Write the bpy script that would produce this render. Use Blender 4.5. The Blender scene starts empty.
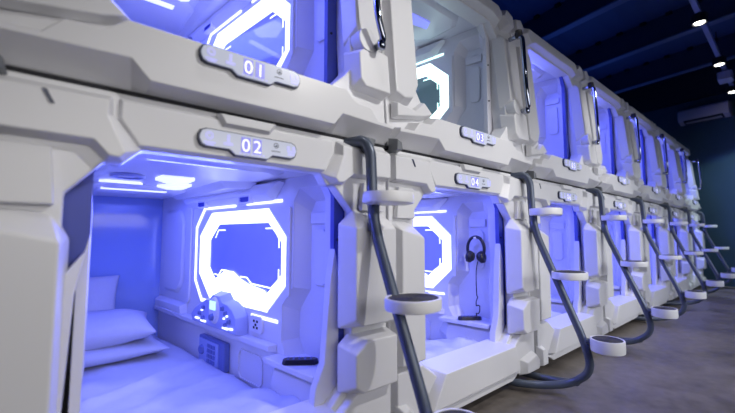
import bpy, bmesh, math, random
from mathutils import Vector, Matrix, noise
from mathutils.geometry import tessellate_polygon
random.seed(7)
C = bpy.context.scene
COL = C.collection
FZ = 0.17          # the design coordinates have the floor at z = 0.17; everything is lowered by this at the end
P = 1.084          # pitch of the capsule row
X0 = -0.139        # left seam of the first capsule
CSH = .055
DZ = 0.985         # an upper interior sits this much above a lower one

# ------------------------------------------------------------------ materials
def mat(name, col, rough=.4, metal=0, emit=None, strength=0, noise_amt=0, noise_scale=8, bump=0, spec=None, coat=0):
    m = bpy.data.materials.new(name); m.use_nodes = True
    nt = m.node_tree; b = nt.nodes['Principled BSDF']
    b.inputs['Base Color'].default_value = (*col, 1)
    b.inputs['Roughness'].default_value = rough
    b.inputs['Metallic'].default_value = metal
    if coat: b.inputs['Coat Weight'].default_value = coat
    if spec is not None: b.inputs['Specular IOR Level'].default_value = spec
    if emit:
        b.inputs['Emission Color'].default_value = (*emit, 1); b.inputs['Emission Strength'].default_value = strength
    tc = nt.nodes.new('ShaderNodeTexCoord'); n = nt.nodes.new('ShaderNodeTexNoise')
    n.inputs['Scale'].default_value = noise_scale; n.inputs['Detail'].default_value = 4
    nt.links.new(tc.outputs['Object'], n.inputs['Vector'])
    if noise_amt:
        mx = nt.nodes.new('ShaderNodeMix'); mx.data_type = 'RGBA'
        mx.inputs['A'].default_value = (*[c*(1-noise_amt) for c in col], 1)
        mx.inputs['B'].default_value = (*[min(1, c*(1+noise_amt)) for c in col], 1)
        nt.links.new(n.outputs['Fac'], mx.inputs['Factor']); nt.links.new(mx.outputs['Result'], b.inputs['Base Color'])
    if bump:
        bp = nt.nodes.new('ShaderNodeBump'); bp.inputs['Strength'].default_value = bump; bp.inputs['Distance'].default_value = .01
        nt.links.new(n.outputs['Fac'], bp.inputs['Height']); nt.links.new(bp.outputs['Normal'], b.inputs['Normal'])
    return m
M = {}
M['shell'] = mat('white_moulded_plastic', (.72,.72,.745), .33, noise_amt=.02, noise_scale=3)
M['liner'] = mat('white_liner_plastic', (.70,.70,.78), .30, noise_amt=.02, noise_scale=3)
M['ceil_liner'] = mat('ceiling_liner_plastic', (.72,.72,.8), .25)
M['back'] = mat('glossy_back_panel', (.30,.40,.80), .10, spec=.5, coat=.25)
M['shaded_flange'] = mat('shaded_liner_plastic', (.05,.07,.36), .45)  # liner plate painted dark blue, standing for its unlit front face
M['dark'] = mat('black_rubber', (.015,.015,.02), .6)
M['gap'] = mat('dark_gap', (.01,.01,.015), .8)
M['ring'] = mat('white_light_band', (.9,.92,1), .4, emit=(.46,.52,1), strength=3.2)
M['ringc'] = mat('cool_white_light_band', (.9,1,1), .4, emit=(.72,1,.95), strength=2.6)
M['line'] = mat('thin_light_line', (.9,.92,1), .4, emit=(.55,.6,1), strength=2.4)
M['linec'] = mat('thin_cyan_light_line', (.9,1,1), .4, emit=(.55,1,.9), strength=2.2)
M['patch'] = mat('ceiling_light_panel', (.9,.92,1), .4, emit=(.46,.5,1), strength=1.5)
M['patchc'] = mat('dim_ceiling_light_panel', (.9,.92,1), .4, emit=(.3,.35,1), strength=1.2)
M['bluepatch'] = mat('violet_ceiling_panel', (.4,.4,1), .4, emit=(.2,.22,1), strength=.7)
M['screen'] = mat('mirror_screen', (.30,.34,.62), .07, spec=1, coat=1)
M['screenc'] = mat('dark_mirror_screen', (.16,.26,.27), .07, spec=1, coat=1)
M['lcd'] = mat('small_lit_display', (.5,.7,1), .3, emit=(.35,.6,1), strength=1.6)
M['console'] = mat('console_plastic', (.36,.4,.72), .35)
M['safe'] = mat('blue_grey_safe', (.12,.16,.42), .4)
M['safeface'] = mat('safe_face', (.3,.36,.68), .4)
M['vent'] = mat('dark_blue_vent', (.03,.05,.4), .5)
M['fabric'] = mat('white_cotton', (.55,.57,.70), .9, noise_amt=.03, noise_scale=40, bump=.15)
M['pad'] = mat('dark_grey_rubber_pad', (.045,.045,.06), .8, noise_amt=.3, noise_scale=120)
M['rail'] = mat('blue_grey_painted_steel', (.085,.105,.155), .32, metal=.2, noise_amt=.05)
M['cap'] = mat('grey_end_cap', (.17,.18,.2), .4)
M['step'] = mat('white_step_plastic', (.78,.78,.80), .35)
M['chrome'] = mat('polished_chrome', (.36,.39,.47), .08, metal=1)
M['panel'] = mat('pale_display_panel', (.62,.66,.78), .22, emit=(.6,.65,1), strength=.10)
M['rim'] = mat('dark_blue_rim', (.03,.04,.09), .3)
M['digitbox'] = mat('violet_digit_tile', (.26,.27,.82), .3, emit=(.35,.36,1), strength=.25)
M['digit'] = mat('bright_digit', (.9,.9,1), .3, emit=(.85,.85,1), strength=.75)
M['icon'] = mat('violet_icon', (.5,.5,.95), .3, emit=(.45,.45,1), strength=.45)
M['print'] = mat('dark_print', (.16,.18,.24), .5)
M['black'] = mat('black_plastic', (.01,.01,.03), .35)
M['lamp'] = mat('lamp_face', (1,1,.95), .3, emit=(1,.97,.85), strength=9)
M['track'] = mat('pale_blue_track', (.30,.36,.62), .5)
M['acw'] = mat('air_conditioner_plastic', (.48,.45,.54), .4)
M['beam'] = mat('navy_steel', (.035,.05,.10), .45, noise_amt=.15)
M['flange'] = mat('lit_navy_flange', (.14,.19,.34), .45)  # beam steel painted paler, light on the lower edge put into the colour
M['box'] = mat('pale_grey_box', (.5,.52,.66), .5)

def wall_mat():
    m = mat('dark_teal_paint', (.035,.085,.125), .75, noise_amt=.12, noise_scale=2)
    return m
M['wall'] = wall_mat()
M['tealdim'] = mat('wall_band', (.012,.018,.03), .7)
def floor_mat():
    m = bpy.data.materials.new('worn_brown_concrete'); m.use_nodes = True
    nt = m.node_tree; b = nt.nodes['Principled BSDF']
    tc = nt.nodes.new('ShaderNodeTexCoord')
    n1 = nt.nodes.new('ShaderNodeTexNoise'); n1.inputs['Scale'].default_value = 3.5; n1.inputs['Detail'].default_value = 8; n1.inputs['Distortion'].default_value = .8
    n2 = nt.nodes.new('ShaderNodeTexNoise'); n2.inputs['Scale'].default_value = 22; n2.inputs['Detail'].default_value = 5
    nt.links.new(tc.outputs['Object'], n1.inputs['Vector']); nt.links.new(tc.outputs['Object'], n2.inputs['Vector'])
    r = nt.nodes.new('ShaderNodeValToRGB')
    r.color_ramp.elements[0].position = .3; r.color_ramp.elements[0].color = (.065,.055,.05,1)
    r.color_ramp.elements[1].position = .7; r.color_ramp.elements[1].color = (.21,.185,.17,1)
    a = nt.nodes.new('ShaderNodeMath'); a.operation = 'MULTIPLY_ADD'; a.inputs[1].default_value = .35; 
    nt.links.new(n2.outputs['Fac'], a.inputs[0]); 
    s = nt.nodes.new('ShaderNodeMath'); s.operation = 'MULTIPLY'; s.inputs[1].default_value = .65
    nt.links.new(n1.outputs['Fac'], s.inputs[0]); nt.links.new(s.outputs[0], a.inputs[2])
    nt.links.new(a.outputs[0], r.inputs['Fac']); nt.links.new(r.outputs['Color'], b.inputs['Base Color'])
    rr = nt.nodes.new('ShaderNodeMapRange'); rr.inputs['To Min'].default_value = .2; rr.inputs['To Max'].default_value = .5
    nt.links.new(n1.outputs['Fac'], rr.inputs['Value']); nt.links.new(rr.outputs['Result'], b.inputs['Roughness'])
    bp = nt.nodes.new('ShaderNodeBump'); bp.inputs['Strength'].default_value = .15
    nt.links.new(n2.outputs['Fac'], bp.inputs['Height']); nt.links.new(bp.outputs['Normal'], b.inputs['Normal'])
    return m
M['floor'] = floor_mat()
def deck_mat():
    m = bpy.data.materials.new('ribbed_navy_deck'); m.use_nodes = True
    nt = m.node_tree; b = nt.nodes['Principled BSDF']
    b.inputs['Base Color'].default_value = (.06,.10,.22,1); b.inputs['Roughness'].default_value = .55
    tc = nt.nodes.new('ShaderNodeTexCoord'); w = nt.nodes.new('ShaderNodeTexWave'); w.bands_direction = 'Y'
    w.inputs['Scale'].default_value = 1.6; w.inputs['Distortion'].default_value = 0
    nt.links.new(tc.outputs['Object'], w.inputs['Vector'])
    bp = nt.nodes.new('ShaderNodeBump'); bp.inputs['Strength'].default_value = .25; bp.inputs['Distance'].default_value = .03
    nt.links.new(w.outputs['Fac'], bp.inputs['Height']); nt.links.new(bp.outputs['Normal'], b.inputs['Normal'])
    return m
M['deck'] = deck_mat()

# ------------------------------------------------------------------ object helpers
DLOC = {}
def thing(name, label, cat, loc=(0,0,0), group=None):
    o = bpy.data.objects.new(name, None); COL.objects.link(o); o.empty_display_size = .05
    o.location = loc; o['label'] = label; o['category'] = cat
    if group: o['group'] = group
    DLOC[o.name] = Vector(loc)
    return o
def off(o):
    v = Vector((0,0,0))
    while o is not None:
        v += DLOC.get(o.name, Vector((0,0,0))); o = o.parent
    return v
def obj(name, bm, m, parent=None, bevel=0, seg=2, smooth=False, subsurf=0, xf=None, label=None, ang=25):
    me = bpy.data.meshes.new(name)
    if xf: 
        for v in bm.verts: v.co = xf(v.co)
    bmesh.ops.recalc_face_normals(bm, faces=bm.faces)
    if parent is not None:
        d = off(parent)
        for v in bm.verts: v.co -= d
    bm.to_mesh(me); bm.free()
    me.materials.append(m)
    o = bpy.data.objects.new(name, me); COL.objects.link(o)
    if parent is not None: o.parent = parent
    if bevel:
        b = o.modifiers.new('bevel', 'BEVEL'); b.width = bevel; b.segments = seg; b.limit_method = 'ANGLE'; b.angle_limit = math.radians(ang)
        b.harden_normals = True
        smooth = True
    if subsurf:
        s = o.modifiers.new('sub', 'SUBSURF'); s.levels = subsurf; s.render_levels = subsurf
    if smooth:
        for p in me.polygons: p.use_smooth = True
    if label: o['label'] = label
    return o
def islands(name, bm, m, parent, **k):
    """every separate piece of bm becomes a part of its own"""
    bm.verts.index_update(); bm.verts.ensure_lookup_table(); seen = set(); out = []
    for v0 in bm.verts:
        if v0.index in seen: continue
        st = [v0]; comp = []; seen.add(v0.index)
        while st:
            v = st.pop(); comp.append(v)
            for e in v.link_edges:
                w = e.other_vert(v)
                if w.index not in seen: seen.add(w.index); st.append(w)
        nb = bmesh.new(); mp = {v.index: nb.verts.new(v.co) for v in comp}
        for f in {f for v in comp for f in v.link_faces}: nb.faces.new([mp[v.index] for v in f.verts])
        out.append(obj(name, nb, m, parent, **k))
    bm.free(); return out
def tag(o, label, cat, group=None):
    o['label'] = label; o['category'] = cat
    if group: o['group'] = group
    return o
def struct(name, bm, m, **k):
    o = obj(name, bm, m, **k); o['kind'] = 'structure'; return o
def recenter(o):
    me = o.data; vs = [v.co for v in me.vertices]
    c = Vector((sum(v.x for v in vs)/len(vs), sum(v.y for v in vs)/len(vs), min(v.z for v in vs)))
    for v in me.vertices: v.co -= c
    o.location = c
    return o

class Frame:
    def __init__(s, o, ea, eb, en): s.o, s.a, s.b, s.n = Vector(o), Vector(ea).normalized(), Vector(eb).normalized(), Vector(en).normalized()
    sa = sb = 1
    def __call__(s, a, b, n=0): return s.o + s.a*a*s.sa + s.b*b*s.sb + s.n*n
FAC = Frame((X0,0,0), (1,0,0), (0,0,1), (0,-1,0))          # facade of capsule one: s, z, outward
WORLD = Frame((0,0,0), (1,0,0), (0,1,0), (0,0,1))
def wallframe(dz):
    A = Vector((X0+.884, .10, dz)); B = Vector((X0+.659, 1.70, dz)); w = (B-A).normalized()
    return Frame(A, w, (0,0,1), Vector((-w.y, w.x, 0)) if (-w.y) < 0 else Vector((w.y, -w.x, 0)))
def lwallframe(dz):
    A = Vector((X0+.196, .10, dz)); B = Vector((X0+.21, 1.70, dz)); w = (B-A).normalized()
    return Frame(A, w, (0,0,1), Vector((w.y, -w.x, 0)))

def prism(bm, fr, poly, n0, n1, poly1=None):
    poly1 = poly1 or poly
    def area2(p): return sum(p[i-1][0]*p[i][1]-p[i][0]*p[i-1][1] for i in range(len(p)))
    if area2(poly)*area2(poly1) < 0: poly1 = list(reversed(poly1))
    if len(poly) != len(poly1):
        j = min(range(len(poly1)), key=lambda k: (poly1[k][0]-poly[0][0])**2+(poly1[k][1]-poly[0][1])**2)
        poly1 = list(poly1[j:])+list(poly1[:j])
    a = [bm.verts.new(fr(x, y, n0)) for x, y in poly]; b = [bm.verts.new(fr(x, y, n1)) for x, y in poly1]
    n, m = len(a), len(b); bm.faces.new(a); bm.faces.new(b)
    if n == m:
        for i in range(n): bm.faces.new((a[i], a[(i+1) % n], b[(i+1) % n], b[i]))
    else:
        i = j = 0
        while i < n or j < m:
            da = (a[(i+1) % n].co-b[j % m].co).length if i < n else 1e9
            db = (a[i % n].co-b[(j+1) % m].co).length if j < m else 1e9
            da2 = (a[(i+1) % n].co-b[(j+1) % m].co).length if (i < n and j < m) else 1e9
            if i < n and j < m and da2 < min(da, db)*.999:
                bm.faces.new((a[i % n], a[(i+1) % n], b[(j+1) % m], b[j % m])); i += 1; j += 1
            elif da <= db:
                bm.faces.new((a[i % n], a[(i+1) % n], b[j % m])); i += 1
            else:
                bm.faces.new((a[i % n], b[(j+1) % m], b[j % m])); j += 1
    return bm
def box(bm, fr, a0, a1, b0, b1, n0, n1): return prism(bm, fr, [(a0,b0),(a1,b0),(a1,b1),(a0,b1)], n0, n1)
def plate(bm, fr, outer, holes, n0, n1):
    loops = [outer]+holes
    tri = tessellate_polygon([[Vector((x, y, 0)) for x, y in l] for l in loops])
    flat = [p for l in loops for p in l]
    A = [bm.verts.new(fr(x, y, n0)) for x, y in flat]; B = [bm.verts.new(fr(x, y, n1)) for x, y in flat]
    for t in tri:
        bm.faces.new([A[i] for i in t]); bm.faces.new([B[i] for i in t])
    k = 0
    for l in loops:
        n = len(l)
        for i in range(n):
            p, q = k+i, k+(i+1) % n
            bm.faces.new((A[p], A[q], B[q], B[p]))
        k += n
    bmesh.ops.recalc_face_normals(bm, faces=bm.faces)
    bmesh.ops.dissolve_limit(bm, angle_limit=.001, verts=bm.verts, edges=bm.edges)
    return bm
def band(bm, fr, p0, n0, p1, n1):
    a = [bm.verts.new(fr(x, y, n0)) for x, y in p0]; b = [bm.verts.new(fr(x, y, n1)) for x, y in p1]
    n = len(a)
    for i in range(n): bm.faces.new((a[i], a[(i+1) % n], b[(i+1) % n], b[i]))
    return bm
def face(bm, fr, p, n):
    bm.faces.new([bm.verts.new(fr(x, y, n)) for x, y in p]); return bm
def octo(a0, a1, b0, b1, c, d=None):
    d = d or c
    return [(a0+c,b0),(a1-c,b0),(a1,b0+d),(a1,b1-d),(a1-c,b1),(a0+c,b1),(a0,b1-d),(a0,b0+d)]
def circ(a, b, r, n=20, ry=None):
    ry = ry or r
    return [(a+r*math.cos(2*math.pi*i/n), b+ry*math.sin(2*math.pi*i/n)) for i in range(n)]
def stroke(bm, fr, pts, w, n0, n1):
    """flat strip of width w along a polyline in the frame's plane, mitred"""
    L, R = [], []
    for i, p in enumerate(pts):
        p = Vector(p)
        d0 = (p-Vector(pts[i-1])).normalized() if i else None
        d1 = (Vector(pts[i+1])-p).normalized() if i < len(pts)-1 else None
        d = (d0 or d1) if (d0 is None or d1 is None) else (d0+d1).normalized()
        nn = Vector((-d.y, d.x)); ref = d1 or d0
        k = 1/max(.4, abs(nn.dot(Vector((-ref.y, ref.x)))))
        L.append(tuple(p+nn*w/2*k)); R.append(tuple(p-nn*w/2*k))
    return plate(bm, fr, L+R[::-1], [], n0, n1)
def tube(bm, pts, r, seg=12, cap=True):
    pts = [Vector(p) for p in pts]; rings = []
    up = None
    for i, p in enumerate(pts):
        d = (pts[min(i+1, len(pts)-1)]-pts[max(i-1, 0)]).normalized()
        if up is None:
            up = d.orthogonal().normalized()
        up = (up-d*up.dot(d)).normalized(); sd = d.cross(up)
        rr = r[i] if isinstance(r, (list, tuple)) else r
        rings.append([bm.verts.new(p+(up*math.cos(t)+sd*math.sin(t))*rr) for t in [2*math.pi*k/seg for k in range(seg)]])
    for a, b in zip(rings, rings[1:]):
        for k in range(seg): bm.faces.new((a[k], a[(k+1) % seg], b[(k+1) % seg], b[k]))
    if cap: bm.faces.new(rings[0]); bm.faces.new(list(reversed(rings[-1])))
    return bm
def smooth_path(pts, rad=.05, n=6):
    """round the corners of a polyline"""
    pts = [Vector(p) for p in pts]; out = [pts[0]]
    for i in range(1, len(pts)-1):
        a, p, b = pts[i-1], pts[i], pts[i+1]
        r = min(rad, (a-p).length*.49, (b-p).length*.49)
        s = p+(a-p).normalized()*r; e = p+(b-p).normalized()*r
        for k in range(n+1):
            t = k/n; out.append(s*(1-t)**2+p*2*t*(1-t)+e*t*t)
    out.append(pts[-1]); return out
def lathe(bm, prof, c, seg=40):
    c = Vector(c); rings = []
    for r, z in prof:
        rings.append([bm.verts.new(c+Vector((r*math.cos(2*math.pi*k/seg), r*math.sin(2*math.pi*k/seg), z))) for k in range(seg)])
    for a, b in zip(rings, rings[1:]):
        for k in range(seg): bm.faces.new((a[k], a[(k+1) % seg], b[(k+1) % seg], b[k]))
    bm.faces.new(rings[0]); bm.faces.new(rings[-1])
    return bm
NB = bmesh.new
def dup(root, name=None, loc=None, label=None):
    r = root.copy(); COL.objects.link(r)
    if loc is not None: r.location = loc
    if label: r['label'] = label
    DLOC[r.name] = Vector(r.location)
    def kids(src, dst):
        for ch in [c for c in src.children]:
            c = ch.copy(); COL.objects.link(c); c.parent = dst
            kids(ch, c)
    kids(root, r)
    return r

# ------------------------------------------------------------------ number panel
def digits_bm(text):
    bm = NB()
    for ch, dx in zip(text, (-.0165, .0165)):
        cu = bpy.data.curves.new('t', 'FONT'); cu.body = ch; cu.size = .050; cu.extrude = .0003
        to = bpy.data.objects.new('t', cu); COL.objects.link(to); bpy.context.view_layer.update()
        me = bpy.data.meshes.new_from_object(to); bpy.data.objects.remove(to)
        xs = [v.co.x for v in me.vertices]; c = (min(xs)+max(xs))/2
        for v in me.vertices: v.co.x += dx-c
        bm.from_mesh(me)
    return bm
def number_panel(parent, zc, text, yoff, sc=.542):
    fr = FAC
    def outl(g=0, dz=0):
        w, t, b, bb = .139+g, zc+.026+g, zc-.020-g, zc-.033-g
        r = .018
        return [(sc-w, t-r),(sc-w, b+r),(sc-w+.006, b+.005),(sc-w+r, b),(sc-.062, b),(sc-.046, bb),(sc+.046, bb),(sc+.062, b),(sc+w-r, b),(sc+w-.006, b+.005),(sc+w, b+r),(sc+w, t-r),(sc+w-.006,t-.005),(sc+w-r, t),(sc-w+r, t),(sc-w+.006,t-.005)]
    bm = NB(); prism(bm, fr, outl(.003), yoff, yoff+.010, outl(.002))
    base = obj('display_panel', bm, M['rim'], parent)
    bm = NB(); prism(bm, fr, outl(.0), yoff+.008, yoff+.014, outl(-.001))
    obj('panel_face', bm, M['panel'], base)
    n0, n1 = yoff+.0135, yoff+.0148
    bm = NB()
    for k in (-1, 1): box(bm, fr, sc-.002+k*.0165-.013, sc-.002+k*.0165+.013, zc-.024, zc+.019, n0, n1)
    obj('digit_tile', bm, M['digitbox'], base)
    bm = digits_bm(text)
    for v in bm.verts: v.co = fr(sc-.002+v.co.x, zc-.0205+v.co.y, n1+.0008+v.co.z)
    obj('digits', bm, M['digit'], base)
    bm = NB()
    plate(bm, fr, circ(sc-.115, zc+.008, .010, 16), [circ(sc-.115, zc+.008, .006, 16)], n0, n1)
    stroke(bm, fr, [(sc-.128,zc-.010),(sc-.100,zc-.010)], .003, n0, n1); stroke(bm, fr, [(sc-.124,zc-.015),(sc-.104,zc-.015)], .003, n0, n1)
    prism(bm, fr, circ(sc-.066, zc+.014, .004, 10), n0, n1); box(bm, fr, sc-.069, sc-.063, zc-.002, zc+.009, n0, n1)
    stroke(bm, fr, [(sc-.078,zc-.007),(sc-.054,zc-.007)], .006, n0, n1)
    for k in range(7): box(bm, fr, sc-.035+k*.011, sc-.030+k*.011, zc-.028, zc-.025, n0, n1)
    for k in (-1, 1): box(bm, fr, sc+.120+k*.009-.004, sc+.120+k*.009+.004, zc+.003, zc+.014, n0, n1)
    box(bm, fr, sc+.108, sc+.133, zc-.003, zc+.001, n0, n1); box(bm, fr, sc+.110, sc+.131, zc-.012, zc-.007, n0, n1)
    islands('panel_icon', bm, M['icon'], base)
    bm = NB()
    plate(bm, fr, circ(sc+.072, zc+.010, .008, 14), [circ(sc+.072, zc+.010, .0065, 14)], n0, n1)
    prism(bm, fr, [(sc+.067,zc+.006),(sc+.077,zc+.006),(sc+.073,zc+.014),(sc+.070,zc+.010)], n0, n1)
    for k in range(7): box(bm, fr, sc+.058+k*.004, sc+.0605+k*.004, zc-.0085, zc-.0055, n0, n1)
    obj('emblem', bm, M['print'], base)

# ------------------------------------------------------------------ interior
def interior(parent, dz, lit='blue'):
    cool = lit != 'blue'
    FY = .05 if dz == 0 else .10
    w0 = -.045 if dz == 0 else 0
    W = wallframe(dz); L = lwallframe(dz)
    D = lambda p: [(a, b+dz) for a, b in p]
    liner = M['liner']
    # front flange of the liner
    hole = D([(.152,.34),(.172,.84),(.196,.95),(.196,1.09),(.235,1.165),(.835,1.165),(.874,1.09),(.874,.34),(.82,.30),(.26,.30)])
    outer = D([(.02,.28),(1.064,.28),(1.064,1.235),(.02,1.235)])
    fl = obj('liner_flange', plate(NB(), FAC, outer, [hole], -FY, -FY-.022), M['shaded_flange'] if not cool else M['liner'], parent)
    # screws on the flange
    bm = NB()
    for z in (.52, .72, .93):
        prism(bm, FAC, circ(.890, z+dz, .005, 10), -FY, -FY+.003)
    islands('screw', bm, M['gap'], fl)
    # back wall
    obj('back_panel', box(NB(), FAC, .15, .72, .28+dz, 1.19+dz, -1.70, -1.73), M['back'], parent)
    # left wall
    lw = obj('side_wall', plate(NB(), L, [(w0,.26),(1.62,.26),(1.62,1.19),(w0,1.19)], [], 0, -.02), liner, parent)
    bm = NB()
    prism(bm, L, octo(.12,.62,.50,1.10,.08), -.002, .012, octo(.14,.60,.52,1.08,.07)); prism(bm, L, octo(.72,1.5,.50,1.10,.10), -.002, .012, octo(.74,1.48,.52,1.08,.09))
    islands('wall_moulding', bm, liner, lw, bevel=.004)
    # bed platform
    bm = NB(); box(bm, FAC, .10, .95, .24+dz, .285+dz, -.12, -1.70)
    obj('bed_platform', bm, liner, parent)
    # ceiling
    bm = NB(); box(bm, FAC, .10, .95, 1.178+dz, 1.21+dz, -FY-.022, -1.70)
    ce = obj('ceiling_liner', bm, M['ceil_liner'], parent)
    CZ = Frame((X0,0,1.178+dz), (1,0,0), (0,1,0), (0,0,-1))
    bm = NB()
    prism(bm, CZ, octo(.24,.78,.16,.50,.07), -.002, .016, octo(.27,.75,.19,.47,.06))
    prism(bm, CZ, octo(.24,.66,.98,1.50,.08), -.002, .014, octo(.27,.63,1.01,1.47,.07))
    prism(bm, CZ, [(.66,.60),(.80,.52),(.74,1.3),(.62,1.4)], -.002, .028, [(.70,.63),(.80,.55),(.74,1.27),(.66,1.36)])
    islands('ceiling_moulding', bm, M['ceil_liner'], ce, bevel=.006)
    bm = NB()
    prism(bm, CZ, [(.44,.56),(.53,.52),(.56,.60),(.56,.72),(.49,.76),(.43,.68)], 0, .010)
    prism(bm, CZ, [(.54,.80),(.60,.80),(.60,.98),(.55,1.02),(.48,.92)], 0, .010)
    prism(bm, CZ, [(.28,1.06),(.55,1.06),(.55,1.10),(.28,1.10)], .012, .018)
    prism(bm, CZ, [(.28,.86),(.40,.86),(.42,.90),(.26,.90)], 0, .008)
    islands('ceiling_light', bm, M['patch'] if not cool else M['patchc'], ce)
    if cool:
        bm = NB(); prism(bm, CZ, [(.36,.50),(.52,.44),(.62,.50),(.58,.60),(.42,.62)], .0, .022); prism(bm, CZ, [(.34,.30),(.60,.28),(.64,.34),(.40,.38)], .0, .022)
        islands('ceiling_light', bm, M['bluepatch'], ce)
    bm = NB(); plate(bm, CZ, circ(.335,.66,.058,28), [circ(.335,.66,.046,28)], 0, .012)
    ve = obj('round_vent', bm, M['console'], ce, bevel=.003)
    obj('vent_disc', prism(NB(), CZ, circ(.335,.66,.040,24), 0, .006, circ(.335,.66,.036,24)), M['ceil_liner'], ve)
    # right wall with its openings
    ringo = octo(.25,1.04,.62,1.060,.13,.12)
    ringi = octo(.33,.985,.69,1.000,.10,.085)
    niche = [(.02,.46),(.24,.46),(.275,.52),(.275,.66),(.205,.74),(.205,1.08),(.17,1.13),(.05,1.13),(.02,1.08)]
    nichi = [(.045,.475),(.20,.475),(.235,.53),(.235,.64),(.165,.73),(.165,1.04),(.14,1.08),(.07,1.08),(.045,1.04)]
    rw = obj('window_wall', plate(NB(), W, [(w0,.26),(1.62,.26),(1.62,1.19),(w0,1.19)], [ringo, niche], 0, -.02), liner, parent, bevel=.004)
    bm = NB(); band(bm, W, niche, -.005, nichi, -.06); face(bm, W, nichi, -.06)
    obj('niche', bm, liner, rw)
    bm = NB(); box(bm, W, .055,.155, .99,1.035, -.06,-.045); prism(bm, W, octo(.07,.14,.75,.97,.015), -.06, -.05)
    islands('niche_moulding', bm, liner, rw, bevel=.004)
    bm = NB(); prism(bm, W, [(.0,.445),(.29,.445),(.31,.46),(.30,.468),(.0,.468)], -.06, .065)
    obj('shelf', bm, liner, rw, bevel=.004)
    bm = NB(); prism(bm, W, [(.0,.30),(.30,.30),(.34,.38),(.30,.445),(.0,.445)], 0, .05, [(.0,.30),(.24,.30),(.27,.37),(.25,.43),(.0,.43)])
    obj('lower_moulding', bm, liner, rw, bevel=.005)
    obj('light_ring', band(NB(), W, ringo, .001, ringi, -.032), M['ring'] if not cool else M['ringc'], rw, label='glowing octagonal light band')
    sc = obj('mirror_screen', face(NB(), W, ringi, -.031), M['screen'] if not cool else M['screenc'], rw)
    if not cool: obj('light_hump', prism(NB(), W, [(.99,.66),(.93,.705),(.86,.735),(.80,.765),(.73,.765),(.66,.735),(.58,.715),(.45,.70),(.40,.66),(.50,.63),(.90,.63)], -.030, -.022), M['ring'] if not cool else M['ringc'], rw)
    bm = NB(); ln = .006
    def sym(p): return p
    stroke(bm, W, [(.45,.975),(.385,.975),(.345,.93),(.345,.89)], ln, -.0305, -.029)
    stroke(bm, W, [(.345,.80),(.345,.755),(.40,.715),(.56,.72),(.60,.745),(.66,.745)], ln, -.0305, -.029)
    stroke(bm, W, [(.82,.97),(.895,.97),(.925,.93)], ln, -.0305, -.029)
    stroke(bm, W, [(.925,.74),(.88,.735),(.85,.765),(.79,.765)], ln, -.0305, -.029)
    islands('corner_stripe', bm, M['line'] if not cool else M['linec'], sc)
    bm = NB()
    stroke(bm, W, [(.66,1.088),(.99,1.088),(1.085,.985),(1.085,.70),(1.00,.60),(.88,.60)], .016, .0005, .004)
    stroke(bm, W, [(.28,1.088),(.56,1.088)], .012, .0005, .004)
    stroke(bm, W, [(.30,.592),(.50,.592)], .012, .0005, .004)
    islands('outer_light_line', bm, M['line'] if not cool else M['linec'], rw)
    # raised frame left and right of the ring, upper band with two vents
    bm = NB()
    prism(bm, W, octo(1.14,1.20,.56,1.12,.02), 0, .012); prism(bm, W, octo(.215,.235,.70,1.06,.006), 0, .012)
    prism(bm, W, octo(1.24,1.57,.60,1.10,.07), 0, .014, octo(1.26,1.55,.62,1.08,.06))
    prism(bm, W, [(1.18,.50),(1.6,.50),(1.6,.56),(1.18,.56)], 0, .03, [(1.20,.50),(1.6,.50),(1.6,.54),(1.22,.54)])
    islands('wall_moulding', bm, liner, rw, bevel=.004)
    bm = NB(); prism(bm, W, [(.26,1.165),(1.25,1.165),(1.18,1.088),(.34,1.088)], 0, .035, [(.26,1.165),(1.25,1.165),(1.16,1.12),(.36,1.12)])
    tb = obj('upper_band', bm, liner, rw, bevel=.004)
    for w in (.53, .97):
        v = obj('air_vent', plate(NB(), W, octo(w-.05,w+.05,1.087,1.143,.008), [octo(w-.04,w+.04,1.095,1.135,.006)], .012, .036), liner, rw, bevel=.002)
        bm = NB(); box(bm, W, w-.04, w+.04, 1.095, 1.135, .012, .030)
        for k in range(3): box(bm, W, w-.038, w+.038, 1.100+k*.012, 1.104+k*.012, .030, .034)
        obj('vent_grille', bm, M['vent'], v)
    # ledge and console
    bm = NB(); prism(bm, W, [(.30,.47),(1.6,.47),(1.6,.505),(.30,.505)], 0, .035, [(.32,.475),(1.6,.475),(1.6,.50),(.32,.50)])
    obj('ledge', bm, liner, rw, bevel=.005)
    W0 = W; W = Frame(W0(.79,.60,0)-W0.a*.79*.80-W0.b*.60*.92-W0.a*CSH-W0.b*.012, W0.a, W0.b, W0.n); W.sa, W.sb = .80, .92
    con = [(.52,.50),(1.12,.50),(1.15,.55),(1.08,.60),(.99,.635),(.93,.655),(.88,.66),(.85,.69),(.73,.69),(.69,.66),(.64,.655),(.58,.635),(.53,.60)]
    coni = [(.545,.51),(1.10,.51),(1.12,.545),(1.06,.585),(.975,.62),(.92,.64),(.865,.645),(.835,.672),(.745,.672),(.71,.645),(.65,.64),(.595,.62),(.55,.585)]
    co = obj('control_console', prism(NB(), W, con, 0, .055, coni), M['console'], rw, bevel=.005)
    obj('dial_surround', prism(NB(), W, circ(.79,.60,.062,24,.072), .05, .066, circ(.79,.60,.052,24,.062)), liner, co, bevel=.003)
    obj('display', box(NB(), W, .755,.825,.605,.648,.062,.069), M['lcd'], co)
    obj('dial', prism(NB(), W, circ(.79,.568,.020,20), .06, .080, circ(.79,.568,.015,20)), M['safe'], co)
    for w, z in ((.93,.60),(.98,.565),(.93,.545),(.65,.60),(.61,.565),(.65,.545),(.69,.62)):
        obj('button', prism(NB(), W, circ(w,z,.013,12), .05, .066, circ(w,z,.010,12)), M['safe'], co)
    bm = NB()
    for a, b, z in ((.90,.96,.525),(.99,1.04,.53),(.62,.68,.525),(.57,.60,.53),(.945,.96,.58),(.63,.64,.585),(.665,.675,.57)): box(bm, W, a, b, z, z+.008, .054, .062)
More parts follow.
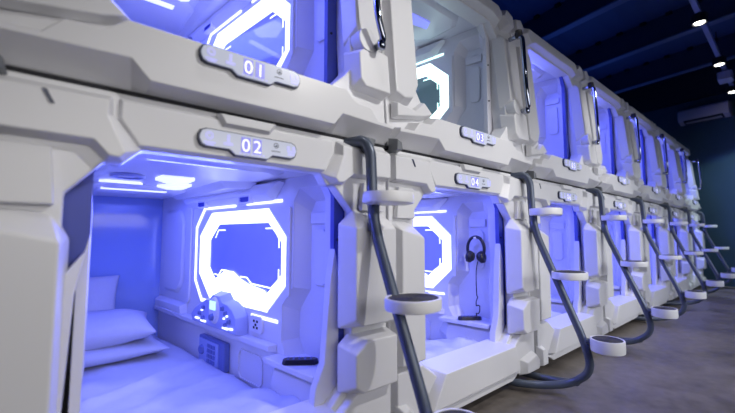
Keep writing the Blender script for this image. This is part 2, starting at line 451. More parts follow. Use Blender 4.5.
    islands('indicator_light', bm, M['line'], co)
    W = W0
    so = obj('socket', prism(NB(), W, octo(.40,.495,.525,.595,.01), 0, .012), liner, rw, bevel=.003)
    bm = NB()
    for a, b in ((.435,.575),(.46,.575),(.447,.56),(.435,.548),(.46,.548)): box(bm, W, a-.006, a+.006, b-.006, b+.004, .012, .0135)
    islands('pin_slot', bm, M['dark'], so)
    sf = obj('safe', box(NB(), W, .68,.95,.30,.435, 0, .03), M['safe'], rw, bevel=.006)
    obj('safe_door', box(NB(), W, .735,.935,.312,.423,.028,.036), M['safeface'], sf, bevel=.003)
    obj('safe_dial', prism(NB(), W, circ(.90,.37,.026,20), .034, .046, circ(.90,.37,.020,20)), M['safe'], sf)
    bm = NB()
    for i in range(3):
        for k in range(4): box(bm, W, .762+i*.028, .782+i*.028, .322+k*.024, .338+k*.024, .035, .040)
    obj('keypad', bm, M['safe'], sf)
    obj('panel_groove', plate(NB(), W, octo(.40,.60,.30,.43,.02), [octo(.406,.594,.306,.424,.018)], 0, .006), liner, rw)
    # pale triangular flange at the mouth of the capsule
    FL = Frame((X0, FY-.003, dz), (1,0,0), (0,0,1), (0,-1,0))
    if dz == 0: obj('mouth_flange', prism(NB(), FL, [(.892,.30),(.892,.82),(.874,.900),(.858,.80),(.842,.60),(.835,.52),(.80,.44),(.79,.30)], -.03, .004), liner, parent, bevel=.003)
    obj('mouth_flange', prism(NB(), FL, [(.100,.30),(.150,.30),(.172,.82),(.188,.915),(.150,.86),(.10,.80)], -.002, .040), liner, parent, bevel=.003)
    # added area lights: one floods the capsule from above, one tints the jambs
    for nm, loc, sx, sy, pw, col, rot in (('ceiling_flood', (.5, .85, 1.150), .28, 1.1, (4.3 if not cool else .3), ((.085,.125,1.0) if not cool else (.6,.85,1.0)), (0,0,0)), ('jamb_fill', (.42, .24, 1.13), .34, .10, (3.8 if not cool else .06), ((.11,.14,1.0) if not cool else (.6,.85,1)), (math.radians(-38),0,0)),):
        la = bpy.data.lights.new(nm, 'AREA'); la.shape = 'RECTANGLE'; la.size = sx; la.size_y = sy; la.energy = pw; la.color = col
        lo = bpy.data.objects.new(nm, la); COL.objects.link(lo); lo.parent = parent
        lo.location = Vector((X0+loc[0], loc[1], loc[2]+dz))-off(parent); lo.rotation_euler = rot

# ------------------------------------------------------------------ lower capsule shell
def lower_capsule(text, label):
    t = thing('sleeping_capsule', label, 'capsule', (X0, 0, FZ), 'lower row of sleeping capsules')
    S = M['shell']
    hole = [(.145,.47),(.145,1.035),(.212,1.113),(.246,1.113),(.284,1.150),(.784,1.150),(.808,1.111),(.842,1.111),(.915,1.03),(.915,.47),(.81,.375),(.27,.375)]
    outer = [(.006,.22),(1.078,.22),(1.078,1.262),(1.065,1.277),(.018,1.277),(.006,1.262)]
    obj('front_shell', plate(NB(), FAC, outer, [hole], 0, -.048), S, t, bevel=.006)
    # upper corner plates, left and right, and the centre fascia
    obj('corner_plate', prism(NB(), FAC, [(.008,1.146),(.182,1.143),(.212,1.113),(.246,1.113),(.284,1.148),(.226,1.222),(.222,1.266),(.008,1.266)], 0, .034,
                              [(.014,1.156),(.188,1.153),(.216,1.122),(.234,1.120),(.246,1.132),(.212,1.210),(.212,1.244),(.014,1.244)]), S, t, bevel=.004)
    obj('corner_plate', prism(NB(), FAC, [(1.076,1.146),(.902,1.143),(.862,1.113),(.820,1.113),(.784,1.148),(.838,1.222),(.842,1.266),(1.076,1.266)], 0, .034,
                              [(1.070,1.156),(.898,1.153),(.856,1.122),(.836,1.120),(.824,1.132),(.852,1.210),(.852,1.244),(1.070,1.244)]), S, t, bevel=.004)
    obj('fascia', prism(NB(), FAC, [(.270,1.152),(.800,1.152),(.832,1.215),(.832,1.264),(.232,1.264),(.232,1.215)], 0, .012,
                        [(.276,1.158),(.794,1.158),(.825,1.215),(.825,1.256),(.238,1.256),(.238,1.215)]), S, t, bevel=.003)
    obj('fascia_tab', prism(NB(), FAC, [(.462,1.238),(.600,1.238),(.622,1.270),(.445,1.270)], .010, .026, [(.470,1.246),(.592,1.246),(.612,1.270),(.455,1.270)]), S, t, bevel=.002)
    obj('corner_rib', prism(NB(), FAC, [(.10,1.243),(.108,1.243),(.122,1.215),(.114,1.215)], .030, .036), M['rim'], t)
    # right hand column blocks
    obj('column_block', prism(NB(), FAC, [(.862,.635),(1.076,.635),(1.076,1.01),(1.04,1.045),(.93,1.045),(.862,.985)], -.012, .072,
                              [(.880,.675),(.912,.650),(1.060,.650),(1.060,.970),(.880,.970)]), S, t, bevel=.006)
    obj('column_block', prism(NB(), FAC, [(.862,.43),(1.076,.43),(1.076,.615),(.900,.615),(.862,.585)], -.012, .072,
                              [(.880,.465),(.912,.440),(1.062,.440),(1.062,.602),(.930,.602),(.905,.580),(.880,.565)]), S, t, bevel=.006)
    obj('column_block', prism(NB(), FAC, [(.80,.36),(.90,.44),(1.076,.44),(1.076,.222),(.86,.222)], -.04, .030,
                              [(.835,.36),(.92,.425),(1.070,.425),(1.070,.235),(.88,.235)]), S, t, bevel=.006)
    obj('column_block', prism(NB(), FAC, [(.90,.31),(1.04,.33),(1.076,.29),(1.076,.222),(.90,.222)], .02, .062,
                              [(.93,.29),(1.03,.31),(1.06,.28),(1.06,.235),(.93,.235)]), S, t, bevel=.006)
    # left hand column blocks
    obj('column_block', prism(NB(), FAC, [(.008,.455),(.16,.455),(.16,.94),(.118,1.022),(.045,1.022),(.008,1.0)], -.035, .060,
                              [(.020,.475),(.143,.475),(.143,.935),(.020,.965)]), S, t, bevel=.006)
    obj('column_block', prism(NB(), FAC, [(.008,.222),(.13,.222),(.27,.38),(.16,.46),(.008,.46)], -.04, .036,
                              [(.014,.232),(.10,.232),(.235,.385),(.148,.448),(.014,.448)]), S, t, bevel=.006)
    obj('column_block', prism(NB(), FAC, [(.008,.222),(.10,.222),(.10,.30),(.06,.34),(.008,.34)], .02, .062, [(.02,.235),(.08,.235),(.08,.29),(.05,.32),(.02,.32)]), S, t, bevel=.006)
    # neck piece between column and corner plate
    obj('neck', prism(NB(), FAC, [(.94,1.03),(1.05,1.03),(1.04,1.13),(.95,1.13)], 0, .022), S, t, bevel=.004)
    obj('neck', prism(NB(), FAC, [(.03,1.01),(.13,1.01),(.12,1.13),(.04,1.13)], 0, .022), S, t, bevel=.004)
    # sill
    obj('sill', prism(NB(), FAC, [(.255,.398),(.845,.398),(.905,.235),(.130,.235)], -.10, .052,
                      [(.275,.390),(.832,.390),(.872,.262),(.195,.262)]), S, t, bevel=.005)
    obj('sill_skirt', prism(NB(), FAC, [(.15,.25),(.90,.25),(.84,.215),(.22,.215)], -.02, .03), S, t, bevel=.004)
    obj('plinth', box(NB(), FAC, .01, 1.074, .17, .24, -.16, -.24), M['gap'], t)
    number_panel(t, 1.197, text, .012)
    interior(t, 0)
    return t

LEAN = .085
def lean(v):
    v = v.copy(); v.y += LEAN*max(0, v.z-1.45)+.9*max(0, v.z-2.27); return v
def upper_capsule(text, label, lit='blue'):
    t = thing('sleeping_capsule', label, 'capsule', (X0, 0, 1.285), 'upper row of sleeping capsules')
    S = M['shell']
    hole = [(.18,1.545),(.18,2.06),(.235,2.145),(.85,2.145),(.915,2.06),(.915,1.545),(.885,1.51),(.82,1.452),(.25,1.452),(.205,1.500)]
    outer = [(.004,1.30),(1.080,1.30),(1.080,2.27),(.98,2.30),(.90,2.345),(.66,2.36),(.36,2.36),(.16,2.345),(.10,2.30),(.004,2.27)]
    obj('front_shell', plate(NB(), FAC, outer, [hole], 0, -.085), S, t, bevel=.006, xf=lean)
    # lower apron with chamfered underside
    obj('apron', prism(NB(), FAC, [(.006,1.286),(.255,1.286),(.285,1.286),(.80,1.286),(.83,1.286),(1.078,1.286),(1.078,1.362),(.998,1.362),(.965,1.402),(.895,1.406),(.855,1.442),(.228,1.442),(.188,1.406),(.118,1.402),(.085,1.362),(.006,1.362)], -.01, .055,
                       [(.018,1.335),(.245,1.345),(.285,1.302),(.80,1.302),(.835,1.345),(1.066,1.335),(1.066,1.350),(.990,1.350),(.955,1.390),(.889,1.394),(.845,1.430),(.238,1.430),(.195,1.394),(.128,1.390),(.094,1.350),(.018,1.350)]), S, t, bevel=.003)
    obj('seam_bracket', prism(NB(), FAC, [(.004,1.255),(.05,1.262),(.04,1.30),(.004,1.318)], .0, .052, [(.004,1.262),(.035,1.268),(.028,1.296),(.004,1.305)]), M['cap'], t, bevel=.004)
    obj('ledge_gasket', box(NB(), FAC, 0, 1.084, 1.277, 1.287, -.06, -.004), M['gap'], t)
    # jamb columns
    obj('column_block', prism(NB(), FAC, [(.905,1.46),(1.077,1.46),(1.077,1.66),(.96,1.66),(.905,1.61)], -.035, .046,
                              [(.922,1.495),(.945,1.470),(1.062,1.470),(1.062,1.62),(.965,1.63),(.922,1.595)]), S, t, bevel=.006, xf=lean)
    obj('column_block', prism(NB(), FAC, [(.905,1.64),(1.077,1.64),(1.077,2.08),(1.04,2.13),(.93,2.13),(.905,2.08)], -.035, .034,
                              [(.925,1.70),(.940,1.675),(1.062,1.675),(1.062,2.06),(.925,2.06)]), S, t, bevel=.006, xf=lean)
    obj('column_block', prism(NB(), FAC, [(.008,1.47),(.06,1.445),(.13,1.455),(.195,1.53),(.195,2.04),(.16,2.12),(.008,2.12)], -.035, .036,
                              [(.022,1.50),(.065,1.485),(.115,1.495),(.150,1.56),(.150,2.03),(.13,2.06),(.022,2.06)]), S, t, bevel=.006, xf=lean)
    obj('lower_chamfer', prism(NB(), FAC, [(.02,1.395),(.20,1.425),(.255,1.45),(.20,1.505),(.13,1.455),(.02,1.47)], 0, .03,
                       [(.03,1.405),(.19,1.435),(.235,1.45),(.19,1.49),(.13,1.445),(.03,1.455)]), S, t, bevel=.004, xf=lean)
    # brow over the opening
    obj('brow', prism(NB(), FAC, [(.16,2.12),(.24,2.15),(.84,2.15),(.92,2.12),(.98,2.20),(.93,2.27),(.15,2.27),(.10,2.20)], -.02, .04,
                      [(.19,2.145),(.25,2.172),(.83,2.172),(.89,2.145),(.93,2.20),(.90,2.24),(.18,2.24),(.15,2.20)]), S, t, bevel=.006, xf=lean)
    obj('brow_lug', prism(NB(), FAC, [(.01,2.15),(.09,2.15),(.13,2.22),(.09,2.29),(.01,2.26)], -.02, .035, [(.02,2.17),(.08,2.17),(.11,2.22),(.08,2.26),(.02,2.24)]), S, t, bevel=.005, xf=lean)
    obj('brow_lug', prism(NB(), FAC, [(1.074,2.15),(.994,2.15),(.954,2.22),(.994,2.29),(1.074,2.26)], -.02, .035, [(1.064,2.17),(1.004,2.17),(.974,2.22),(1.004,2.26),(1.064,2.24)]), S, t, bevel=.005, xf=lean)
    obj('roof_panel', box(NB(), FAC, .01, 1.07, 2.24, 2.28, -.18, -1.74), S, t)
    # grab handle
    hx = X0+.965
    h = obj('grab_handle', tube(NB(), smooth_path([(hx-.012,-.0,2.045),(hx-.012,-.075,2.045),(hx-.006,-.085,1.72),(hx+.035,-.075,1.635),(hx+.035,-.02,1.635)], .045), .0125, 14), M['chrome'], t, smooth=True)
    obj('handle_mount', lathe(NB(), [(.004,-.024),(.018,-.02),(.022,0),(.018,.02),(.004,.024)], (hx-.012,-.055,2.055), 16), M['dark'], h, smooth=True)
    obj('handle_mount', lathe(NB(), [(.004,-.018),(.014,-.015),(.017,0),(.014,.015),(.004,.018)], (hx+.030,-.066,1.628), 16), M['chrome'], h, smooth=True)
    obj('handle_boss', prism(NB(), FAC, circ(.965,1.65,.048,28), .0, .050, circ(.965,1.65,.044,28)), S, t, bevel=.004, xf=lean)
    number_panel(t, 1.400, text, .054, .527)
    interior(t, DZ, lit)
    return t

ords = ['nearest', 'second', 'third', 'fourth', 'fifth', 'sixth', 'seventh']
def place(o, k): o.location.x = X0+P*k; DLOC[o.name] = Vector(o.location); return o
LOW, UP = [], []
proto = lower_capsule('02', 'nearest lower white capsule with panel 02, pillows and a glowing octagonal screen')
LOW.append(proto)
uproto = upper_capsule('01', 'nearest upper white capsule with panel 01 above the pillow capsule')
UP.append(uproto)
up2 = upper_capsule('03', 'second upper white capsule, dim grey-green inside with a cyan-white octagonal light', 'cool')
place(up2, 1); UP.append(up2)
low_lab = {1:'second lower white capsule with headphones hanging inside', 2:'third lower white capsule along the row, behind the second pole',
           3:'fourth lower white capsule along the row', 4:'fifth lower white capsule along the row', 5:'sixth lower white capsule along the row', 6:'last lower white capsule beside the far teal wall'}
up_lab = {2:'third upper white capsule, violet lit, next to the dim grey-green one', 3:'fourth upper white capsule along the row', 4:'fifth upper white capsule along the row',
          5:'sixth upper white capsule along the row', 6:'last upper white capsule beside the far teal wall'}
def set_digits(root, text):
    for ch in root.children:
        if ch.name.startswith('display_panel'):
            for g in ch.children:
                if g.name.startswith('digits'):
                    b_ = digits_bm(text); me = bpy.data.meshes.new('digits'); b_.to_mesh(me); b_.free()
                    c = [v.co.copy() for v in g.data.vertices]
                    zmin = min(v.z for v in c); xm = (min(v.x for v in c)+max(v.x for v in c))/2; y0 = min(v.y for v in c)
                    xs = [v.co.x for v in me.vertices]; ys = [v.co.y for v in me.vertices]; xc = (min(xs)+max(xs))/2; yb = min(ys)
                    for v in me.vertices: v.co = Vector((xm+v.co.x-xc, y0+.0003-v.co.z, zmin+v.co.y-yb))
                    me.materials.append(M['digit']); g.data = me
for k in range(1, 7):
    o = dup(proto, loc=(X0+P*k, 0, FZ), label=low_lab[k]); set_digits(o, '%02d' % (2*k+2)); LOW.append(o)
for k in range(2, 7):
    o = dup(uproto, loc=(X0+P*k, 0, 1.285), label=up_lab[k]); set_digits(o, '%02d' % (2*k+1)); UP.append(o)

# ------------------------------------------------------------------ bedding
def sheet_mesh(seed):
    bm = NB(); nx, ny = 44, 70
    def wl(y): return X0+.205
    def wr(y): return X0+.884-(y-.10)*.1406-.012
    top = []
    for j in range(ny+1):
        y = .075+(1.685-.075)*j/ny; row = []
        for i in range(nx+1):
            u = i/nx; x = wl(y)+(wr(y)-wl(y))*u
            v = Vector((x*4+seed*7, y*3, 0))
            edge = min(1, min(u, 1-u)/.10); edge = edge*(2-edge)
            fr = max(0, 1-abs(y-.22)/.30); fr = fr*fr*(3-2*fr)
            rd = noise.ridged_multi_fractal(Vector((x*3.2+y*2.0+seed*3, y*1.1-x*1.2, 0)), .9, 2.0, 3, 1.0, 2.0) 
            z = .298+.022*edge + fr*(.055+.035*noise.noise(Vector((x*9+seed, y*9, 1)))) + .012*noise.noise(v*2) + .010*(rd-1.0)
            z += .020*math.exp(-((y-.55-.35*(x-.2))/.035)**2)*(.6+.4*noise.noise(v)) + .016*math.exp(-((y-.78-.5*(x-.2))/.03)**2)
            if j == 0: z = min(z, .36)
            row.append(bm.verts.new((x, y, z)))
        top.append(row)
    bot = [[bm.verts.new((r.co.x, r.co.y, .287)) for r in row] for row in top]
    for j in range(ny):
        for i in range(nx):
            bm.faces.new((top[j][i], top[j][i+1], top[j+1][i+1], top[j+1][i]))
    loop = [(0, i) for i in range(nx)]+[(j, nx) for j in range(ny)]+[(ny, i) for i in range(nx, 0, -1)]+[(j, 0) for j in range(ny, 0, -1)]
    for q in range(len(loop)):
        a, b = loop[q], loop[(q+1) % len(loop)]
        bm.faces.new((top[a[0]][a[1]], top[b[0]][b[1]], bot[b[0]][b[1]], bot[a[0]][a[1]]))
    return bm
ml = ['white duvet and mattress under the pillows in capsule 02', 'white duvet and mattress in the capsule with the headphones'] + ['white duvet and mattress in the %s lower capsule' % o for o in ('third','fourth','fifth','sixth','last')]
s0 = None
for k in range(7):
    if k < 2:
        o = obj('mattress_with_duvet', sheet_mesh(k), M['fabric'], smooth=True); recenter(o); o.location.x += P*k; s0 = s0 or o
        sx = o.location.x
    else:
        o = s1.copy(); COL.objects.link(o); o.location.x = s1.location.x+P*(k-1)
    if k == 1: s1 = o
    tag(o, ml[k], 'bedding', 'made up beds of the lower capsules')

def pillow(name, cx, cy, cz, w, d, h, rot, seed, label):
    bm = NB(); n = 26; g = {}
    for side in (1, -1):
        for i in range(n+1):
            for j in range(n+1):
                u, v = -1+2*i/n, -1+2*j/n
                if side == -1 and (i in (0, n) or j in (0, n)): g[side, i, j] = g[1, i, j]; continue
                t = max(0, (1-abs(u)**2.6))**.5*max(0, (1-abs(v)**2.6))**.5
                px = u*w/2*(1-.07*(1-v*v)); py = v*d/2*(1-.07*(1-u*u))
                wr = noise.noise(Vector((u*5+seed, v*2.2, side)))*.16*(abs(u)**1.5) + noise.noise(Vector((u*2, v*2+seed, side)))*.10
                g[side, i, j] = bm.verts.new((px, py, side*h/2*t*(1+wr)))
    for side in (1, -1):
        for i in range(n):
            for j in range(n):
                f = [g[side,i,j], g[side,i+1,j], g[side,i+1,j+1], g[side,i,j+1]]
                if len(set(f)) == 4: bm.faces.new(f)
    o = obj(name, bm, M['fabric'], smooth=True, subsurf=1)
    o.location = (cx, cy, cz); o.rotation_euler = rot
    return tag(o, label, 'pillow', 'pillows in capsule 02')
pillow('pillow', .13, 1.35, .368, .68, .50, .10, (0,0,.04), 1, 'flat white pillow lying at the bottom of the pillow stack')
pillow('pillow', .12, 1.36, .462, .62, .44, .16, (.05,-.02,-.06), 5, 'plump white pillow on top of the flat one')
pillow('pillow', .04, 1.600, .535, .52, .40, .11, (math.radians(68),.05,.03), 9, 'white pillow propped up against the glossy back panel')

# remote controls and headphones (world coordinates through the wall frame)
def remote(k, label):
    W = wallframe(0); t = thing('remote_control', label, 'remote', W(.13,.468,.01)+Vector((P*k,0,0)), None)
    d = Vector((P*k,0,0))
    F2 = Frame(W(.155,.4685,.008)+d, (math.cos(-.35)*-.14+.1, math.cos(.2), 0), (1,.1,0), (0,0,1))
    dx = Vector((.80,-.60,0)); dy = Vector((-dx.y, dx.x, 0))
    F2 = Frame(W(.135,.4685,.012)+d, dx, dy, (0,0,1))
    body = obj('remote_body', prism(NB(), F2, octo(-.068,.068,-.022,.022,.012), 0, .018, octo(-.064,.064,-.018,.018,.012)), M['black'], t, bevel=.003)
    for i in range(5):
        for j in (-1, 0, 1): 
            if j or i % 2: obj('remote_button', prism(NB(), F2, circ(-.045+i*.021, j*.009, .004, 8), .017, .020), M['safe'], body)
    return t
remote(0, 'black remote control lying on the shelf in capsule 02')
remote(1, 'black remote control on the shelf below the hanging headphones')
def headphones(k):
    W = wallframe(0); d = Vector((P*k,0,0))
    t = thing('headphones', 'dark headphones with a cable hanging on the niche wall of the second lower capsule', 'headphones', W(.115,.80,.0)+d)
    f = lambda a, b, n: W(.088+(a-.115)*.8, b-.028 if b>.7 else b-.012, n)+d
    arc = [f(.115+.062*math.sin(th), .895+.068*math.cos(th), .015) for th in [math.radians(-115+230*i/24) for i in range(25)]]
    obj('headband', tube(NB(), arc, .0085, 10), M['black'], t, smooth=True)
    for s in (-1, 1):
        bm = NB(); tube(bm, [f(.115+s*.030, .85, .018), f(.115+s*.040, .85, .018), f(.115+s*.058, .852, .018), f(.115+s*.066, .853, .018)], [.026,.034,.033,.022], 18)
        ec = obj('ear_cup', bm, M['black'], t, smooth=True)
        bm = NB(); tube(bm, [f(.115+s*.018, .848, .018), f(.115+s*.032, .85, .018)], [.022,.029], 18)
        obj('ear_pad', bm, M['dark'], ec, smooth=True)
    cab = [f(.10,.825,.02), f(.112,.78,.02), f(.115,.70,.02), f(.112,.62,.02)] + [f(.105+.012*math.sin(i*1.1), .60-.012*i+.014*math.cos(i*1.7), .02+.006*math.sin(i)) for i in range(9)] + [f(.115,.49,.02)]
    obj('cable', tube(NB(), smooth_path(cab, .02, 3), .0028, 8), M['black'], t, smooth=True)
    obj('hook', tube(NB(), [f(.115,.955,-.05), f(.115,.955,.03)], .007, 10), M['liner'], t, smooth=True)
headphones(1)

# ------------------------------------------------------------------ ladders
TILT = .0
def ladder(k):
    xs = X0+P*(k+1)          # seam
    X = xs-.105
    t = thing('step_pole', 'grey bent step pole', 'ladder', (X, 0, FZ), 'step poles along the capsule row')
    path = [(X-.035,.03,1.262),(X-.012,-.055,1.268),(X,-.072,1.235),(X+.004,-.085,.985),(X+.01,-.33,.44),(X+.012,-.365,.37),(X+.02,-.345,.29),(X+.05,-.27,.245),(X+.10,-.14,.225),(X+.15,.06,.215)]
    path = [(X-.05,.03,1.266),(X-.012,-.06,1.268),(X,-.078,1.225),(X+.004,-.085,.985),(X+.008,-.31,.44),(X+.010,-.338,.31),(X+.0,-.25,.232),(X-.06,-.16,.212),(X-.14,-.04,.205),(X-.14,.10,.205)]
    sp = smooth_path(path, .10, 8)
    pole = obj('pole', tube(NB(), sp, .0185, 16), M['rail'], t, smooth=True)
    br = [(X+.006,-.27,.243),(X+.04,-.20,.216),(X+.025,-.06,.207),(X+.02,.10,.205)]
    obj('foot_brace', tube(NB(), smooth_path(br, .06, 6), .0175, 14), M['rail'], t, smooth=True)
    obj('pole_sleeve', tube(NB(), [(X+.004,-.0865,1.05),(X+.004,-.090,.96)], .0198, 16), M['rail'], pole, smooth=True)
    obj('top_bracket', prism(NB(), Frame((X,0,0),(1,0,0),(0,0,1),(0,-1,0)), [(-.005,1.232),(.030,1.225),(.050,1.285),(-.025,1.288)], -.02, .052), M['cap'], t, bevel=.006)
    def step(cy, cz, r, h, name, tiltx, tilty, ex=1.12):
        c = Vector((X+.012, cy, cz))
        bm = NB(); lathe(bm, [(r*.90,-h),(r*.985,-h*.93),(r,-h*.8),(r,-.006),(r*.985,0),(r*.90,0),(r*.885,-.006)], (0,0,0), 48)
        st = obj('step', bm, M['step'], None, smooth=True)
        m = st.modifiers.new('b', 'EDGE_SPLIT'); m.split_angle = math.radians(40)
        st.scale = (ex,.98,1); st.parent = t; st.location = c-off(t); st.rotation_euler = (tiltx, tilty, 0)
        bm = NB(); lathe(bm, [(r*.885,-.012),(r*.885,-.0025),(r*.86,-.001)], (0,0,0), 48)
        for q in range(6):
            lathe(bm, [(r*.14*(q+.6),-.0015),(r*.14*(q+.85),.0005),(r*.14*(q+.95),-.0015)], (0,0,0), 40)
        pd = obj('grip_pad', bm, M['pad'], None); pd.parent = st
        return st
    step(-.150, 1.082, .078, .036, 's', math.radians(0), 0)
    step(-.255, .765, .080, .036, 's', math.radians(0), 0)
    step(-.405, .472, .070, .058, 's', math.radians(0), 0, 1.0)
    for (y0, y1, z) in ((-.295,-.34,.445),):
        obj('step_arm', tube(NB(), [(X+.008,y0,z),(X+.010,y1,z)], .014, 10), M['rail'], t, smooth=True)
    return t
lads = [ladder(0)]
lads[0]['label'] = 'nearest grey step pole with round white steps, right of the pillow capsule'
ll = ['second grey step pole, between the headphones capsule and the third capsule', 'third grey step pole along the capsule row', 'fourth grey step pole along the capsule row',
      'fifth grey step pole along the capsule row', 'sixth grey step pole along the capsule row', 'last grey step pole in front of the far teal wall']
for k in range(1, 7):
    l0 = lads[0]; lads.append(dup(l0, loc=(l0.location.x+P*k, 0, FZ), label=ll[k-1]))

lads[0].location.x -= .045

# ------------------------------------------------------------------ room
RA = math.radians(9.5)                     # the room is turned a little against the row
RX = Vector((math.cos(RA), -math.sin(RA), 0)); RY = Vector((math.sin(RA), math.cos(RA), 0))
ZC = 3.62
struct('floor', box(NB(), WORLD, -2.6, 9.0, -3.2, 2.6, FZ-.1, FZ), M['floor'])
struct('ceiling', box(NB(), WORLD, -2.6, 9.0, -3.2, 2.6, ZC, ZC+.1), M['deck'])
WF = Frame((7.72,0,0), RY, (0,0,1), -RX)   # far wall
struct('wall_far', box(NB(), WF, -3.3, 2.4, FZ, ZC, 0, -.1), M['wall'])
struct('wall_back', box(NB(), WORLD, -2.6, 8.1, 2.0, 2.1, FZ, ZC), M['tealdim'])
struct('wall_right', box(NB(), WORLD, -2.6, 7.3, -2.9, -2.8, FZ, ZC), M['wall'])
struct('wall_left', box(NB(), WORLD, -2.6, -2.5, -2.9, 2.0, FZ, ZC), M['wall'])
struct('trim_1', box(NB(), WF, -3.1, 2.0, 3.09, 3.62, 0, .10), M['tealdim'])
# beams
for x in (-.9, .45, 1.75, 3.05, 4.36, 5.68, 6.98):
    B = Frame(Vector((x-.75*math.tan(RA), 0, 0)), RY, (0,0,1), -RX)
    t = thing('ceiling_beam', {4.36:'navy steel beam nearest above the third and fourth capsules', 5.68:'navy steel beam behind the first track spotlight', 6.98:'navy steel beam nearest the far wall', 3.05:'navy steel beam crossing the top edge above the second upper capsule'}.get(x, 'navy steel beam'), 'beam', tuple(B(0,3.3,0)), 'navy steel beams across the ceiling')
    obj('web', box(NB(), B, -2.75, 1.98, 3.31, ZC, -.02, .02), M['beam'], t)
    obj('bottom_flange', box(NB(), B, -2.75, 1.98, 3.295, 3.312, -.05, .05), M['flange'], t, bevel=.003)
    bm = NB()
    for i in range(16): box(bm, B, -2.6+i*.27, -2.54+i*.27, ZC-.035, ZC-.001, .02, .06)
    obj('bolt_cleats', bm, M['gap'], t)
    if x < 3: t['label'] = 'navy steel beam out of view above the near capsules'; 
for o in [o for o in list(COL.objects) if o.get('label') == 'navy steel beam out of view above the near capsules']:
    for c in list(o.children): bpy.data.objects.remove(c)
    bpy.data.objects.remove(o)
# track and spotlights
ZT = 3.0; YT = -.50
tr = thing('lighting_track', 'pale blue lighting track running along the aisle under the beams', 'track', (5.3, YT, ZT+.03))
obj('track_rail', box(NB(), WORLD, 2.9, 7.55, YT-.022, YT+.022, ZT+.02, ZT+.06), M['track'], tr, bevel=.004)
for x in (3.05+.06, 4.42, 5.74, 7.04): obj('hanger', tube(NB(), [(x,YT,ZT+.06),(x,YT,3.30)], .006, 8), M['dark'], tr)
sl = ['black track spotlight nearest the camera', 'middle black track spotlight, just before the pale ceiling box', 'farthest black track spotlight, beyond the pale ceiling box']
def spot(x, label):
    t = thing('spotlight', label, 'spotlight', (x, YT, ZT), 'black spotlights on the track')
    obj('housing', lathe(NB(), [(.058,.02),(.064,.012),(.064,-.058),(.058,-.062),(.050,-.062),(.048,-.045)], (x,YT,ZT), 28), M['dark'], t, smooth=False)
    obj('lamp_face', lathe(NB(), [(.044,-.048),(.036,-.0625),(.01,-.065)], (x,YT,ZT), 24), M['lamp'], t)
    return t
for x, l in zip((4.54, 5.86, 7.15), sl): spot(x, l)
bx = thing('ceiling_box', 'pale grey box hanging from the track between two spotlights', 'fixture', (6.4,YT,ZT))
obj('box_body', prism(NB(), Frame((6.42,YT,0),(1,0,0),(0,1,0),(0,0,1)), octo(-.11,.11,-.07,.07,.015), ZT-.10, ZT+.0), M['box'], bx, bevel=.006)
obj('mount', prism(NB(), Frame((6.42,YT,0),(1,0,0),(0,1,0),(0,0,1)), octo(-.06,.06,-.03,.03,.01), ZT-.0, ZT+.03), M['track'], bx)
# air conditioner on the far wall
ac = thing('air_conditioner', 'white split air conditioner high on the dark far wall', 'air conditioner', tuple(WF(.05,2.80,.1)))
AY = Frame(WF(0,0,0), WF.n, (0,0,1), WF.a)     # a = out from the wall
a0, a1, zb, zt = -.46, .15, 2.70, 2.935
obj('casing', prism(NB(), AY, [(0,zb+.02),(.06,zb),(.15,zb+.045),(.175,zb+.10),(.175,zt-.03),(.15,zt),(0,zt)], a0, a1), M['acw'], ac, bevel=.008)
obj('air_outlet', prism(NB(), AY, [(.07,zb+.0),(.152,zb+.035),(.158,zb+.055),(.085,zb+.018)], a0+.07, a1-.07), M['gap'], ac)
obj('louvre', prism(NB(), AY, [(.10,zb+.006),(.14,zb+.022),(.138,zb+.026),(.098,zb+.012)], a0+.09, a1-.09), M['acw'], ac)

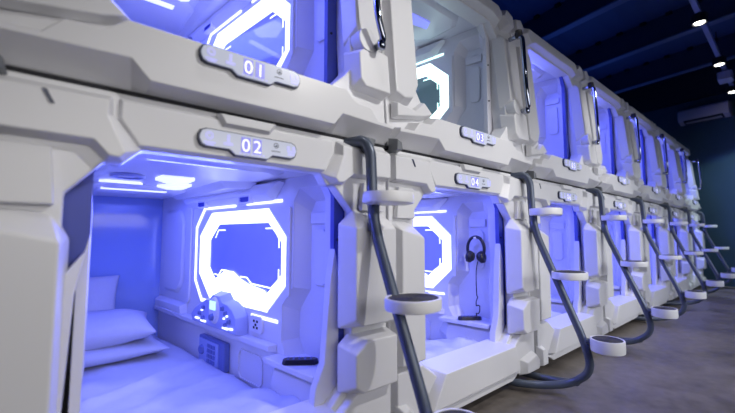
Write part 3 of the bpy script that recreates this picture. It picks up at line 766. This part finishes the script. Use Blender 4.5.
# ------------------------------------------------------------------ lamps and added fills
def spotl(x, y, z, e, ang=120, col=(1,.97,.92), r=.03, tgt=None, blend=.6):
    la = bpy.data.lights.new('aisle_spot', 'SPOT'); la.energy = e; la.spot_size = math.radians(ang); la.spot_blend = blend; la.color = col; la.shadow_soft_size = r
    o = bpy.data.objects.new('aisle_spot', la); COL.objects.link(o); o.location = (x, y, z)
    if tgt: o.rotation_euler = (Vector(tgt)-Vector((x,y,z))).to_track_quat('-Z', 'Y').to_euler()
    return o
for x, e in ((.5,26),(1.9,34),(3.2,32),(4.54,30),(5.86,30),(7.15,22)):
    spotl(x, YT, ZT-.07, e, 66, blend=1)
def area(x, y, z, sx, sy, e, col, tgt, spread=110):
    la = bpy.data.lights.new('room_fill', 'AREA'); la.shape = 'RECTANGLE'; la.size = sx; la.size_y = sy; la.energy = e; la.color = col
    o = bpy.data.objects.new('room_fill', la); COL.objects.link(o); o.location = (x,y,z)
    la.spread = math.radians(spread)
    o.rotation_euler = (Vector(tgt)-Vector((x,y,z))).to_track_quat('-Z', 'Y').to_euler(); return o
area(.4, -2.4, 1.5, 2.6, .9, 7.2, (1,.97,.93), (.3, 0, .9), 100)  # unseen fill lights added to brighten the facade, no fixtures there
area(3.2, -2.4, 1.4, 3.0, .9, 15, (.93,.95,1), (3.2, 0, .6), 90)
area(6.0, -2.4, 1.4, 2.6, .9, 7, (.85,.9,1), (6.0, 0, .6), 90)
area(3.9, .9, 2.45, 7.0, .5, 7, (.08,.22,1), (3.9, .6, 3.6), 170)  # added blue uplight above the capsules to tint the ceiling
spotl(1.5, -1.6, 2.5, 95, 66, (1,.98,.95), .04, (1.0, 0, .95))  # unseen spots aimed at the facade, off the track
spotl(3.4, -1.5, 2.6, 55, 66, (1,.98,.96), .04, (3.0, 0, .8))
# a wall washer at the far end of the aisle
spotl(6.9, -1.5, 2.7, 90, 68, (.75,.95,1), .05, (7.5, -.35, .9), .25)
w = bpy.data.worlds.new('w'); C.world = w; w.use_nodes = True
w.node_tree.nodes['Background'].inputs[0].default_value = (.25,.32,.6,1); w.node_tree.nodes['Background'].inputs[1].default_value = .3

# ------------------------------------------------------------------ lower all top-level objects so that the floor is z = 0
for o in list(COL.objects):
    if o.parent is None: o.location.z -= FZ

# ------------------------------------------------------------------ camera
cd = bpy.data.cameras.new('camera'); cam = bpy.data.objects.new('camera', cd); COL.objects.link(cam)
f, VX, HY = 365., 800., 234.
pit = math.atan((HY-206.5)/f); al = math.atan((VX-367.5)*math.cos(pit)/f)
cam.location = (0, -1.0, .95-FZ)
fw = Vector((math.cos(al)*math.cos(pit), math.sin(al)*math.cos(pit), math.sin(pit)))
cam.rotation_euler = fw.to_track_quat('-Z', 'Y').to_euler()
cd.sensor_width = 36; cd.lens = f/735*36; cd.clip_start = .02
cd.dof.use_dof = True; cd.dof.focus_distance = 1.75; cd.dof.aperture_fstop = 1.6
C.camera = cam
C.view_settings.view_transform = 'Standard'; C.view_settings.look = 'None'; C.view_settings.exposure = 0
